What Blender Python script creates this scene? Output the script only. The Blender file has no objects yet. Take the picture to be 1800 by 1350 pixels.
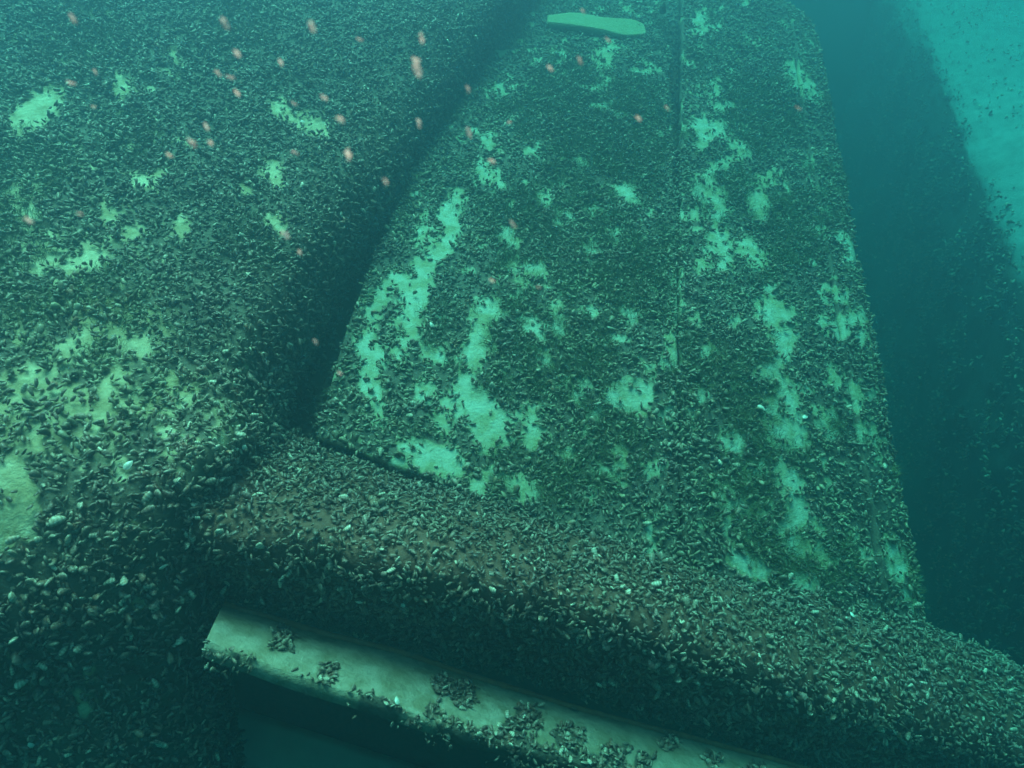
import bpy, math, random
import numpy as np
from mathutils import Vector, Matrix

SC = bpy.context.scene
RNG = np.random.default_rng(11)
random.seed(11)

# ------------------------------------------------------------------ camera
CAM_LOC = np.array([0.0, 0.0, 1.8])
PITCH = math.radians(32.0)
FPX, CX, CY = 1170.0, 900.0, 675.0
cam_d = bpy.data.cameras.new('camera')
cam = bpy.data.objects.new('camera', cam_d)
SC.collection.objects.link(cam)
cam.location = CAM_LOC
cam.rotation_euler = (math.pi / 2 - PITCH, 0, 0)
cam_d.sensor_width = 36.0
cam_d.lens = 36.0 * FPX / 1800.0
cam_d.clip_start = 0.02
cam_d.clip_end = 500.0
cam_d.dof.use_dof = True
cam_d.dof.focus_distance = 1.35
cam_d.dof.aperture_fstop = 7.0
SC.camera = cam
_right = np.array([1.0, 0, 0])
_fwd = np.array([0, math.cos(PITCH), -math.sin(PITCH)])
_up = np.array([0, math.sin(PITCH), math.cos(PITCH)])

# ------------------------------------------------------------------ world, sun, exposure
SUN_EL, SUN_AZ = math.radians(68), math.radians(-25)      # azimuth from +Y towards +X
world = bpy.data.worlds.new('World')
SC.world = world
world.use_nodes = True
nt = world.node_tree
nt.nodes.clear()
w_out = nt.nodes.new('ShaderNodeOutputWorld')
w_bg = nt.nodes.new('ShaderNodeBackground')
w_sky = nt.nodes.new('ShaderNodeTexSky')
w_sky.sky_type = 'NISHITA'
w_sky.sun_disc = False
w_sky.sun_elevation = SUN_EL
w_sky.sun_rotation = SUN_AZ
# daylight that has come down through green water: tinted, and weaker the longer its slanting path
w_tc = nt.nodes.new('ShaderNodeTexCoord')
w_sep = nt.nodes.new('ShaderNodeSeparateXYZ')
w_map = nt.nodes.new('ShaderNodeMapRange')
w_map.interpolation_type = 'SMOOTHSTEP'
w_map.inputs['From Min'].default_value = -0.15
w_map.inputs['From Max'].default_value = 1.0
w_map.inputs['To Min'].default_value = 0.03
w_map.inputs['To Max'].default_value = 1.0
w_mix = nt.nodes.new('ShaderNodeMix'); w_mix.data_type = 'RGBA'; w_mix.blend_type = 'MULTIPLY'
w_mix.inputs['Factor'].default_value = 1.0
w_mix.inputs['B'].default_value = (1.0, 1.0, 0.66, 1)
w_vm = nt.nodes.new('ShaderNodeVectorMath'); w_vm.operation = 'SCALE'
nt.links.new(w_tc.outputs['Generated'], w_sep.inputs[0])
nt.links.new(w_sep.outputs['Z'], w_map.inputs['Value'])
nt.links.new(w_sky.outputs[0], w_mix.inputs['A'])
nt.links.new(w_mix.outputs['Result'], w_vm.inputs[0])
nt.links.new(w_map.outputs[0], w_vm.inputs['Scale'])
nt.links.new(w_vm.outputs[0], w_bg.inputs['Color'])
w_bg.inputs['Strength'].default_value = 0.15
nt.links.new(w_bg.outputs[0], w_out.inputs['Surface'])

sun_d = bpy.data.lights.new('sun', 'SUN')
sun_d.energy = 3.6
sun_d.color = (1.0, 1.0, 0.80)
sun_d.angle = math.radians(38)
sun = bpy.data.objects.new('sun', sun_d)
SC.collection.objects.link(sun)
_sd = Vector((math.sin(SUN_AZ) * math.cos(SUN_EL), math.cos(SUN_AZ) * math.cos(SUN_EL), math.sin(SUN_EL)))
sun.rotation_euler = (-_sd).to_track_quat('-Z', 'Y').to_euler()

SC.view_settings.view_transform = 'Standard'
SC.view_settings.look = 'None'
SC.view_settings.exposure = 1.48
SC.view_settings.gamma = 1.0
SC.view_settings.use_curve_mapping = False
SC.render.filter_size = 1.7
SC.render.engine = 'CYCLES'
SC.cycles.max_bounces = 5
SC.cycles.diffuse_bounces = 2
SC.cycles.glossy_bounces = 2
SC.cycles.transmission_bounces = 2
SC.cycles.transparent_max_bounces = 6
SC.cycles.volume_bounces = 2
SC.cycles.use_denoising = True
SC.cycles.sample_clamp_indirect = 4.0

# ------------------------------------------------------------------ helpers
def unproject(px, py, z):
    px, py, z = (np.asarray(a, float) for a in (px, py, z))
    return (CAM_LOC + ((px - CX) / FPX * z)[..., None] * _right
            + ((CY - py) / FPX * z)[..., None] * _up + z[..., None] * _fwd)

def project(P):
    d = np.asarray(P) - CAM_LOC
    z = d @ _fwd
    zz = np.maximum(z, 0.05)
    return CX + FPX * (d @ _right) / zz, CY - FPX * (d @ _up) / zz, z

def _hash(ix, iy, iz, seed):
    h = (ix.astype(np.int64) * 374761393 + iy.astype(np.int64) * 668265263 + iz.astype(np.int64) * 2147483647 + seed * 974634777)
    h = (h ^ (h >> 13)) * 1274126177
    h = (h ^ (h >> 16)) & 0xFFFFFF
    return h / float(0xFFFFFF) * 2 - 1

def vnoise(P, freq, seed=0):
    q = np.asarray(P) * freq + 100.0
    i = np.floor(q).astype(np.int64); f = q - i
    f = f * f * (3 - 2 * f)
    r = 0
    for dx in (0, 1):
        for dy in (0, 1):
            for dz in (0, 1):
                w = (f[..., 0] if dx else 1 - f[..., 0]) * (f[..., 1] if dy else 1 - f[..., 1]) * (f[..., 2] if dz else 1 - f[..., 2])
                r = r + w * _hash(i[..., 0] + dx, i[..., 1] + dy, i[..., 2] + dz, seed)
    return r

def fbm(P, freq, seed=0, octs=3):
    r = 0; a = 1.0; t = 0
    for k in range(octs):
        r = r + a * vnoise(P, freq * 2 ** k, seed + k * 7); t += a; a *= .55
    return r / t

def nrm(v):
    return v / np.maximum(np.linalg.norm(v, axis=-1, keepdims=True), 1e-9)

def cr_weights(n_ctrl, n_out):
    """Catmull-Rom basis, n_out x n_ctrl, with end points mirrored."""
    W = np.zeros((n_out, n_ctrl))
    for k, t in enumerate(np.linspace(0, n_ctrl - 1, n_out)):
        i = min(int(t), n_ctrl - 2); f = t - i
        w = [(-f + 2 * f * f - f ** 3) / 2, (2 - 5 * f * f + 3 * f ** 3) / 2, (f + 4 * f * f - 3 * f ** 3) / 2, (-f * f + f ** 3) / 2]
        for j, wj in zip((i - 1, i, i + 1, i + 2), w):
            if j < 0:
                W[k, 0] += 2 * wj; W[k, 1] -= wj
            elif j > n_ctrl - 1:
                W[k, n_ctrl - 1] += 2 * wj; W[k, n_ctrl - 2] -= wj
            else:
                W[k, j] += wj
    return W

def surface(net, nu, nv):
    """Fine grid (nv x nu x 3) through a control net of (px, py, depth) rows."""
    net = np.array(net, float)
    P = unproject(net[..., 0], net[..., 1], net[..., 2])
    A, B = cr_weights(net.shape[0], nv), cr_weights(net.shape[1], nu)
    return np.einsum('ij,jkc,lk->ilc', A, P, B)

def grid_normals(G):
    du = np.gradient(G, axis=1); dv = np.gradient(G, axis=0)
    n = nrm(np.cross(dv, du))
    return n

def mesh_from(name, verts, faces, mats, smooth=True, colors=None, attr='tint'):
    me = bpy.data.meshes.new(name)
    verts = np.asarray(verts, np.float32)
    me.vertices.add(len(verts)); me.vertices.foreach_set('co', verts.ravel())
    faces = [np.asarray(f, np.int32) for f in (faces if isinstance(faces, list) else [faces])]
    loops = np.concatenate([f.ravel() for f in faces])
    sizes = np.concatenate([np.full(len(f), f.shape[1], np.int32) for f in faces])
    me.loops.add(len(loops)); me.loops.foreach_set('vertex_index', loops)
    me.polygons.add(len(sizes))
    me.polygons.foreach_set('loop_start', np.concatenate([[0], np.cumsum(sizes)[:-1]]).astype(np.int32))
    me.polygons.foreach_set('use_smooth', np.full(len(sizes), smooth, bool))
    me.update(calc_edges=True)
    if colors is not None:
        ca = me.color_attributes.new(attr, 'FLOAT_COLOR', 'POINT')
        c = np.ones((len(verts), 4), np.float32); c[:, :colors.shape[1]] = colors
        ca.data.foreach_set('color', c.ravel())
    for m in (mats if isinstance(mats, list) else [mats]):
        me.materials.append(m)
    return me

def link(name, data, parent=None, **props):
    o = bpy.data.objects.new(name, data)
    SC.collection.objects.link(o)
    if parent is not None:
        o.parent = parent
        o.matrix_parent_inverse = Matrix.Translation(-Vector(parent.location))
    for k, v in props.items():
        o[k] = v
    return o

def thing(name, label, cat, loc, group=None):
    o = bpy.data.objects.new(name, None)
    SC.collection.objects.link(o)
    o.empty_display_size = .05
    o.location = [float(x) for x in loc]
    o['label'] = label; o['category'] = cat
    if group: o['group'] = group
    return o

def slab(G, thick, n_dir=None, back_scale=1.0):
    """Closed solid from a front grid: front, back pushed along -normal, rim."""
    nv, nu, _ = G.shape
    N = grid_normals(G) if n_dir is None else np.broadcast_to(np.asarray(n_dir, float), G.shape)
    Bk = G - N * thick
    idx = np.arange(nv * nu).reshape(nv, nu)
    f = np.stack([idx[:-1, :-1], idx[1:, :-1], idx[1:, 1:], idx[:-1, 1:]], -1).reshape(-1, 4)
    b = f[:, ::-1] + nv * nu
    ring = np.concatenate([idx[0, :-1], idx[:-1, -1], idx[-1, :0:-1], idx[:0:-1, 0]])
    nx = np.roll(ring, -1)
    rim = np.stack([ring, nx, nx + nv * nu, ring + nv * nu], -1)
    return np.concatenate([G.reshape(-1, 3), Bk.reshape(-1, 3)]), np.concatenate([f, b, rim])

# ------------------------------------------------------------------ materials
def new_mat(name):
    m = bpy.data.materials.new(name); m.use_nodes = True
    t = m.node_tree
    return m, t, t.nodes['Principled BSDF'], t.links

def node(t, kind, **kw):
    n = t.nodes.new(kind)
    for k, v in kw.items():
        if k in n.inputs: n.inputs[k].default_value = v
        else: setattr(n, k, v)
    return n

def ramp(t, stops):
    r = t.nodes.new('ShaderNodeValToRGB')
    e = r.color_ramp.elements
    while len(e) < len(stops): e.new(.5)
    for k, (p, c) in enumerate(stops):
        e[k].position = p; e[k].color = (*c, 1)
    return r

def mixc(t, fac, a, b):
    m = t.nodes.new('ShaderNodeMix'); m.data_type = 'RGBA'
    for s, v in (('Factor', fac), ('A', a), ('B', b)):
        if hasattr(v, 'is_linked'): t.links.new(v, m.inputs[s])
        elif s == 'Factor': m.inputs[s].default_value = v
        else: m.inputs[s].default_value = (*v, 1)
    return m.outputs['Result']

def paint_material(name, paint, film, mat_col, stain=.5):
    """Old pale paint where attribute bare.r is high, algae film at the fringe, brown mat of byssus and silt below the crust."""
    m, t, bs, L = new_mat(name)
    at = node(t, 'ShaderNodeAttribute', attribute_name='bare')
    sp = t.nodes.new('ShaderNodeSeparateColor'); L.new(at.outputs['Color'], sp.inputs[0])
    geo = t.nodes.new('ShaderNodeNewGeometry')
    n1 = node(t, 'ShaderNodeTexNoise', Scale=24.0, Detail=6.0, Roughness=.6); L.new(geo.outputs['Position'], n1.inputs['Vector'])
    n2 = node(t, 'ShaderNodeTexNoise', Scale=95.0, Detail=4.0, Roughness=.65); L.new(geo.outputs['Position'], n2.inputs['Vector'])
    r1 = ramp(t, [(.40, (0, 0, 0)), (.62, (1, 1, 1))]); L.new(n1.outputs['Fac'], r1.inputs[0])
    sc = node(t, 'ShaderNodeMath', operation='MULTIPLY'); L.new(r1.outputs[0], sc.inputs[0]); sc.inputs[1].default_value = stain
    pc = mixc(t, sc.outputs[0], paint, film)
    r2 = ramp(t, [(.56, (0, 0, 0)), (.74, (1, 1, 1))]); L.new(n2.outputs['Fac'], r2.inputs[0])
    sc2 = node(t, 'ShaderNodeMath', operation='MULTIPLY'); L.new(r2.outputs[0], sc2.inputs[0]); sc2.inputs[1].default_value = .45
    pc = mixc(t, sc2.outputs[0], pc, tuple(c * .45 for c in film))
    # film next to the crust
    fr = ramp(t, [(.25, (1, 1, 1)), (.75, (0, 0, 0))]); L.new(sp.outputs[0], fr.inputs[0])
    frm = node(t, 'ShaderNodeMath', operation='MULTIPLY'); L.new(fr.outputs[0], frm.inputs[0]); frm.inputs[1].default_value = .55
    pc = mixc(t, frm.outputs[0], pc, film)
    pc = mixc(t, sp.outputs[1], pc, film)
    bm = ramp(t, [(.12, (0, 0, 0)), (.3, (1, 1, 1))]); L.new(sp.outputs[0], bm.inputs[0])
    dark = mixc(t, n2.outputs['Fac'], tuple(c * .5 for c in mat_col), tuple(c * 1.6 for c in mat_col))
    col = mixc(t, bm.outputs[0], dark, pc)
    L.new(col, bs.inputs['Base Color'])
    bs.inputs['Roughness'].default_value = .8
    bp = node(t, 'ShaderNodeBump', Strength=.8, Distance=.006); L.new(n2.outputs['Fac'], bp.inputs['Height']); L.new(bp.outputs[0], bs.inputs['Normal'])
    return m

M_PAINT = paint_material('old_white_paint', (.31, .38, .29), (.19, .20, .085), (.075, .062, .042), .8)
M_HULLP = paint_material('old_cream_paint', (.50, .46, .30), (.25, .20, .09), (.085, .07, .045), .85)
M_FARTOP = paint_material('silt_lit_top', (.25, .36, .36), (.12, .18, .17), (.05, .04, .03), 1.0)  # silt tone lightened to carry the light falling on the hull top
M_RAIL = paint_material('beige_paint', (.33, .29, .22), (.17, .14, .08), (.06, .05, .035), .9)
M_STEEL = paint_material('rusty_steel', (.30, .22, .15), (.16, .10, .06), (.11, .05, .03), .6)

def mussel_material():
    m, t, bs, L = new_mat('mussel_shell')
    at = node(t, 'ShaderNodeAttribute', attribute_name='tint')
    sp = t.nodes.new('ShaderNodeSeparateColor'); L.new(at.outputs['Color'], sp.inputs[0])
    geo = t.nodes.new('ShaderNodeNewGeometry')
    nz = node(t, 'ShaderNodeTexNoise', Scale=170.0, Detail=3.0); L.new(geo.outputs['Position'], nz.inputs['Vector'])
    # growth bands along the shell
    mul = node(t, 'ShaderNodeMath', operation='MULTIPLY_ADD'); L.new(sp.outputs[1], mul.inputs[0]); mul.inputs[1].default_value = 26.0
    nm = node(t, 'ShaderNodeMath', operation='MULTIPLY'); L.new(nz.outputs['Fac'], nm.inputs[0]); nm.inputs[1].default_value = 7.0
    L.new(nm.outputs[0], mul.inputs[2])
    sn = node(t, 'ShaderNodeMath', operation='SINE'); L.new(mul.outputs[0], sn.inputs[0])
    bandr = ramp(t, [(.35, (0, 0, 0)), (.75, (1, 1, 1))])
    ad = node(t, 'ShaderNodeMath', operation='MULTIPLY_ADD'); L.new(sn.outputs[0], ad.inputs[0]); ad.inputs[1].default_value = .5; ad.inputs[2].default_value = .5
    L.new(ad.outputs[0], bandr.inputs[0])
    base = mixc(t, bandr.outputs[0], (.092, .050, .046), (.155, .092, .076))
    pale = mixc(t, bandr.outputs[0], (.36, .29, .21), (.60, .52, .42))
    col = mixc(t, sp.outputs[2], base, pale)
    # silt and algae film in patches over many shells
    n2 = node(t, 'ShaderNodeTexNoise', Scale=11.0, Detail=5.0, Roughness=.65); L.new(geo.outputs['Position'], n2.inputs['Vector'])
    r2 = ramp(t, [(.32, (0, 0, 0)), (.62, (1, 1, 1))]); L.new(n2.outputs['Fac'], r2.inputs[0])
    fm = node(t, 'ShaderNodeMath', operation='MULTIPLY'); L.new(r2.outputs[0], fm.inputs[0]); L.new(at.outputs['Alpha'], fm.inputs[1])
    col = mixc(t, fm.outputs[0], col, (.20, .175, .10))
    n3 = node(t, 'ShaderNodeTexNoise', Scale=34.0, Detail=4.0, Roughness=.7); L.new(geo.outputs['Position'], n3.inputs['Vector'])
    r3 = ramp(t, [(.57, (0, 0, 0)), (.70, (.7, .7, .7))]); L.new(n3.outputs['Fac'], r3.inputs[0])
    col = mixc(t, r3.outputs[0], col, (.25, .085, .04))
    vm = t.nodes.new('ShaderNodeVectorMath'); vm.operation = 'SCALE'
    L.new(col, vm.inputs[0])
    br = node(t, 'ShaderNodeMath', operation='MULTIPLY'); L.new(sp.outputs[0], br.inputs[0]); br.inputs[1].default_value = 2.0
    L.new(br.outputs[0], vm.inputs['Scale'])
    L.new(vm.outputs[0], bs.inputs['Base Color'])
    bs.inputs['Roughness'].default_value = .42
    bs.inputs['Specular IOR Level'].default_value = .35
    return m
M_MUSSEL = mussel_material()

def flat_mat(name, a, b, scale, rough=.8, bump=.0):
    m, t, bs, L = new_mat(name)
    geo = t.nodes.new('ShaderNodeNewGeometry')
    n = node(t, 'ShaderNodeTexNoise', Scale=scale, Detail=5.0, Roughness=.6); L.new(geo.outputs['Position'], n.inputs['Vector'])
    r = ramp(t, [(.3, a), (.7, b)]); L.new(n.outputs['Fac'], r.inputs[0])
    L.new(r.outputs[0], bs.inputs['Base Color'])
    bs.inputs['Roughness'].default_value = rough
    if bump:
        bp = node(t, 'ShaderNodeBump', Strength=.5, Distance=bump); L.new(n.outputs['Fac'], bp.inputs['Height']); L.new(bp.outputs[0], bs.inputs['Normal'])
    return m
M_ALGAE = flat_mat('algae', (.07, .085, .036), (.14, .155, .065), 30, .9)
M_SILT = flat_mat('silt', (.42, .40, .32), (.55, .52, .44), 9, .95, .01)
M_BED = flat_mat('lake_mud', (.05, .05, .035), (.11, .10, .07), 6, .95, .02)
M_SHELL = flat_mat('white_shell', (.42, .40, .32), (.66, .64, .55), 160, .3)
M_RUST = flat_mat('rust', (.13, .05, .022), (.26, .11, .045), 60, .9, .002)
def speck_material():
    m, t, bs, L = new_mat('orange_flake')
    geo = t.nodes.new('ShaderNodeNewGeometry')
    n = node(t, 'ShaderNodeTexNoise', Scale=300.0, Detail=3.0); L.new(geo.outputs['Position'], n.inputs['Vector'])
    r = ramp(t, [(.3, (.92, .46, .38)), (.7, (.97, .74, .68))]); L.new(n.outputs['Fac'], r.inputs[0])
    L.new(r.outputs[0], bs.inputs['Base Color'])
    bs.inputs['Roughness'].default_value = .6
    lw = node(t, 'ShaderNodeLayerWeight', Blend=.35)
    rr = ramp(t, [(.15, (.6, .6, .6)), (.75, (0, 0, 0))]); L.new(lw.outputs['Facing'], rr.inputs[0])
    L.new(rr.outputs[0], bs.inputs['Alpha'])
    return m
M_SPECK = speck_material()

# ------------------------------------------------------------------ mussels
def mussel_proto(seed):
    r = np.random.default_rng(seed)
    us = np.array([.07, .34, .68, .92]); H = np.array([.14, .28, .33, .23]); T = np.array([.08, .14, .15, .08])
    H = H * (1 + .12 * r.standard_normal(4)); T = T * (1 + .1 * r.standard_normal(4))
    bend = r.uniform(.0, .09)
    V = [(0, 0, 0)]; g = [0]
    for u, h, tt in zip(us, H, T):
        c = bend * math.sin(math.pi * u)
        for y, z in ((1, 0), (.45, 1), (-.35, .95), (-.85, 0), (-.35, -.95), (.45, -1)):
            V.append((u, c + y * h, z * tt)); g.append(u)
    V.append((1.0, 0.0, 0)); g.append(1)
    F = []
    for j in range(6):
        k = (j + 1) % 6
        F.append((0, 1 + k, 1 + j))
        for q in range(3):
            a = 1 + q * 6
            F.append((a + j, a + k, a + 6 + k)); F.append((a + j, a + 6 + k, a + 6 + j))
        F.append((19 + j, 19 + k, 25))
    return np.array(V), np.array(F, np.int32), np.array(g)
PROTOS = [mussel_proto(s) for s in range(5)]
PROTO_F = PROTOS[0][1]
NPV = 26
SEAM = np.array([0.0] + [.45, 0, 0, .45, 0, 0] * 3 + [.7, .1, .1, .7, .1, .1] + [.8])     # pale lip where the two halves meet, with a painted rim highlight
def lod(p):
    V, F, g = p
    keep = [0] + list(range(7, 13)) + list(range(19, 25)) + [25]
    F2 = []
    for j in range(6):
        k = (j + 1) % 6
        F2 += [(0, 1 + k, 1 + j), (1 + j, 1 + k, 7 + k), (1 + j, 7 + k, 7 + j), (7 + j, 7 + k, 13)]
    return V[keep], np.array(F2, np.int32), g[keep], keep
LODS = [lod(p) for p in PROTOS]
def lod_small(p):
    V, F, g = p
    keep = [0] + list(range(13, 19)) + [25]
    return V[keep], np.array([t for j in range(6) for t in ((0, 1 + (j + 1) % 6, 1 + j), (1 + j, 1 + (j + 1) % 6, 7))], np.int32), g[keep], keep
LODT = [lod_small(p) for p in PROTOS]
# shared meshes for the mussels that are objects of their own
PROTO_MESH = []
for k in range(60):
    V, F, g = PROTOS[k % 5]
    rr = np.random.default_rng(100 + k)
    pale = 0.0 if rr.random() < .86 else rr.uniform(.4, 1)
    c = np.stack([np.full(NPV, rr.uniform(.28, .72)), g, np.maximum(pale, SEAM * rr.uniform(.1, .9)), np.full(NPV, .35 if k < 30 else .9)], -1)
    PROTO_MESH.append(mesh_from('mussel', V, PROTO_F, M_MUSSEL, True, c))

def frames(N, yaw, tilt, roll):
    """Rotation matrices (n,3,3): columns = shell's long axis, height, thickness."""
    ref = np.where(np.abs(N[:, 2:3]) > .92, np.array([[0, 1.0, 0]]), np.array([[0, 0, 1.0]]))
    t1 = nrm(np.cross(ref, N)); t2 = np.cross(N, t1)
    d = np.cos(yaw)[:, None] * t1 + np.sin(yaw)[:, None] * t2
    x = np.cos(tilt)[:, None] * d + np.sin(tilt)[:, None] * N
    s = np.cross(N, d)
    b = np.cross(x, s)
    y = np.cos(roll)[:, None] * s + np.sin(roll)[:, None] * b
    z = np.cross(x, y)
    return np.stack([x, y, z], -1)

def scatter(G, density, keep, margin=(120, 100), rng=RNG):
    """Random points on grid G: (P, N, pixel x, pixel y, depth) of those that pass keep() and lie near the frame."""
    nv, nu, _ = G.shape
    N = grid_normals(G)
    a = np.linalg.norm(np.cross(G[1:, :-1] - G[:-1, :-1], G[:-1, 1:] - G[:-1, :-1]), axis=-1)
    ctr = (G[1:, 1:] + G[:-1, :-1]) / 2
    px, py, z = project(ctr)
    ok = (px > -margin[0]) & (px < 1800 + margin[0]) & (py > -margin[1]) & (py < 1350 + margin[1]) & (z > .1)
    w = (a * ok).ravel()
    n = int(w.sum() * density)
    c = rng.choice(len(w), n, p=w / w.sum())
    i, j = c // (nu - 1), c % (nu - 1)
    f, h = rng.random(n)[:, None], rng.random(n)[:, None]
    bl = lambda A: (1 - f) * ((1 - h) * A[i, j] + h * A[i, j + 1]) + f * ((1 - h) * A[i + 1, j] + h * A[i + 1, j + 1])
    P, Nn = bl(G), nrm(bl(N))
    px, py, z = project(P)
    k = keep(P, px, py) & ((nrm(CAM_LOC - P) * Nn).sum(1) > -.25)
    return P[k], Nn[k], px[k], py[k], z[k]

def crust(parent, G, density, keep, size=(.011, .019), pale_p=.07, tilt=(8, 62), lift=.5, margin=(120, 100), bright=None, max_single=300, filler=0, silt=.4, coarse=False):
    P, N, px, py, z = scatter(G, density, keep, margin)
    n0 = len(P)
    if filler:
        Q = scatter(G, filler, keep, (60, 50))
        P, N, px, py, z = (np.concatenate([a, c]) for a, c in zip((P, N, px, py, z), Q))
    n = len(P)
    fill = np.arange(n) >= n0
    L = (size[0] + (size[1] - size[0]) * RNG.beta(1.3, 2.0, n) * 1.25) * (1 + .2 * fbm(P, 9, 31))
    L = np.where(fill, RNG.uniform(.007, .014, n), L)
    yaw = RNG.uniform(0, 2 * math.pi, n)
    tl = np.radians(RNG.uniform(tilt[0], tilt[1], n))
    tl = np.where(fill, tl * .6, tl)
    rl = RNG.uniform(-1.3, 1.3, n) + (RNG.random(n) < .5) * math.pi
    R = frames(N, yaw, tl, rl)
    P = P + N * (RNG.random(n) * lift * L * .9)[:, None] - R[:, :, 0] * (L * .12)[:, None]
    # tint
    b = RNG.uniform(.28, .72, n) * (1 + .35 * fbm(P, 6, 77))
    if bright is not None: b = b * bright(P, px, py)
    pp = pale_p if not callable(pale_p) else pale_p(px, py)
    pale = np.where(RNG.random(n) < pp * (1 + 1.2 * fbm(P, 5, 91)), RNG.uniform(.35, 1, n), 0)
    sl = silt(px, py) if callable(silt) else np.full(n, silt)
    proto = RNG.integers(0, 5, n)
    size_px = L * FPX / np.maximum(z, .1)
    view = nrm(CAM_LOC - P)
    inf = (px > 0) & (px < 1800) & (py > 0) & (py < 1350) & ((view * N).sum(1) > .1)
    order = np.argsort(-(size_px * inf))
    single = order[:max_single]
    rest = order[max_single:]
    for q in single:
        if not inf[q]: continue
        k = int(RNG.integers(0, 30)) + (30 if sl[q] > .6 else 0)
        o = bpy.data.objects.new('mussel', PROTO_MESH[k])
        SC.collection.objects.link(o)
        o.parent = parent
        Mx = Matrix([list(R[q][r] * L[q]) + [P[q][r]] for r in range(3)] + [[0, 0, 0, 1]])
        o.matrix_parent_inverse = Matrix.Translation(-Vector(parent.location))
        o.matrix_basis = Mx
    def soup(ids, PR, seam):
        PV = np.stack([p[0] for p in PR]); GU = np.stack([p[2] for p in PR]); npv = PV.shape[1]
        V = np.einsum('nij,nkj->nki', R[ids], PV[proto[ids]]) * L[ids][:, None, None] + P[ids][:, None, :]
        c = np.stack([np.broadcast_to(b[ids][:, None], V.shape[:2]), GU[proto[ids]], np.maximum(pale[ids][:, None], seam[None] * RNG.uniform(0, .9, len(ids))[:, None]), np.broadcast_to(sl[ids][:, None], V.shape[:2])], -1)
        F = PR[0][1][None] + (np.arange(len(ids)) * npv)[:, None, None]
        return V.reshape(-1, 3), F.reshape(-1, 3), c.reshape(-1, 4)
    tiny = (size_px[rest] < 9.5) | coarse
    small = (size_px[rest] < 23) & ~tiny
    V1, F1, c1 = soup(rest[~small & ~tiny], PROTOS, SEAM)
    V2, F2, c2 = soup(rest[small], LODS, SEAM[LODS[0][3]] * .6)
    V3, F3, c3 = soup(rest[tiny], LODT, SEAM[LODT[0][3]] * .3)
    me = mesh_from('mussel_crust', np.concatenate([V1, V2, V3]), np.concatenate([F1, F2 + len(V1), F3 + len(V1) + len(V2)]), M_MUSSEL, True, np.concatenate([c1, c2, c3]))
    o = link('mussel_crust', me, parent, kind='stuff')
    print('mussels', parent.name, n, len(me.polygons))
    return o

def fuzz(parent, G, density, keep, length=(.008, .022), blades=22, spread=.009, width=.0006):
    """Tufts of fine algae filaments."""
    P, N, px, py, z = scatter(G, density, keep)
    n = len(P)
    if n == 0: return
    Pb = np.repeat(P, blades, 0) + RNG.normal(0, spread, (n * blades, 3)); Nb = np.repeat(N, blades, 0)
    m = len(Pb)
    Pb = Pb - Nb * ((Pb - np.repeat(P, blades, 0)) * Nb).sum(1)[:, None]
    d = nrm(Nb + RNG.normal(0, .75, (m, 3)))
    ln = RNG.uniform(length[0], length[1], m)[:, None]
    s = nrm(np.cross(d, RNG.normal(0, 1, (m, 3)))) * width
    drift = RNG.normal(0, .35, (m, 3)) + np.array([.25, 0, .1])
    mid = Pb + d * ln * .5; tip = Pb + nrm(d + drift) * ln
    V = np.stack([Pb - s, Pb + s, mid + s * .8, mid - s * .8, tip], 1)
    q = (np.arange(m) * 5)[:, None]
    me = mesh_from('algae_fuzz', V.reshape(-1, 3), [q + np.array([[0, 1, 2, 3]]), q + np.array([[3, 2, 4]])], M_ALGAE, True)
    return link('algae_fuzz', me, parent, kind='stuff')

# ------------------------------------------------------------------ bare patches: (x, y, radius) strokes traced along the paint left free of shells
def chains(rows):
    segs = []
    for row in rows:
        for k in range(len(row)):
            a = row[k]; b = row[min(k + 1, len(row) - 1)]
            segs.append((*a, *b))
    return np.array(segs, float)

def bare_mask(segs, P, px, py, warp=14.0):
    far_side = segs is HULL_SEGS
    """About 1 inside the strokes, 0.5 on their rim, 0 well outside; the rim wanders."""
    wx = px + warp * fbm(P, 38, 5) + warp * .5 * vnoise(P, 90, 8)
    wy = py + warp * fbm(P, 38, 6) + warp * .5 * vnoise(P, 90, 9)
    best = np.full(px.shape, -9.0)
    for x0, y0, r0, x1, y1, r1 in segs:
        dx, dy = x1 - x0, y1 - y0
        l2 = dx * dx + dy * dy
        t = np.clip(((wx - x0) * dx + (wy - y0) * dy) / l2, 0, 1) if l2 > 0 else 0 * wx
        r = r0 + (r1 - r0) * t
        d = np.hypot(wx - x0 - t * dx, wy - y0 - t * dy)
        best = np.maximum(best, (r * 1.02 + 2.0 - d) / 13.0)
    extra = fbm(P, 26, 205, 3) - (.46 - .12 * vnoise(P, 2.2, 207))
    best = np.maximum(best, (extra - (.05 + .25 * ((px > 330) | (py > 930)) if far_side else 0)) * 4.0)
    return np.clip(.5 + best * .5, 0, 1)

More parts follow.
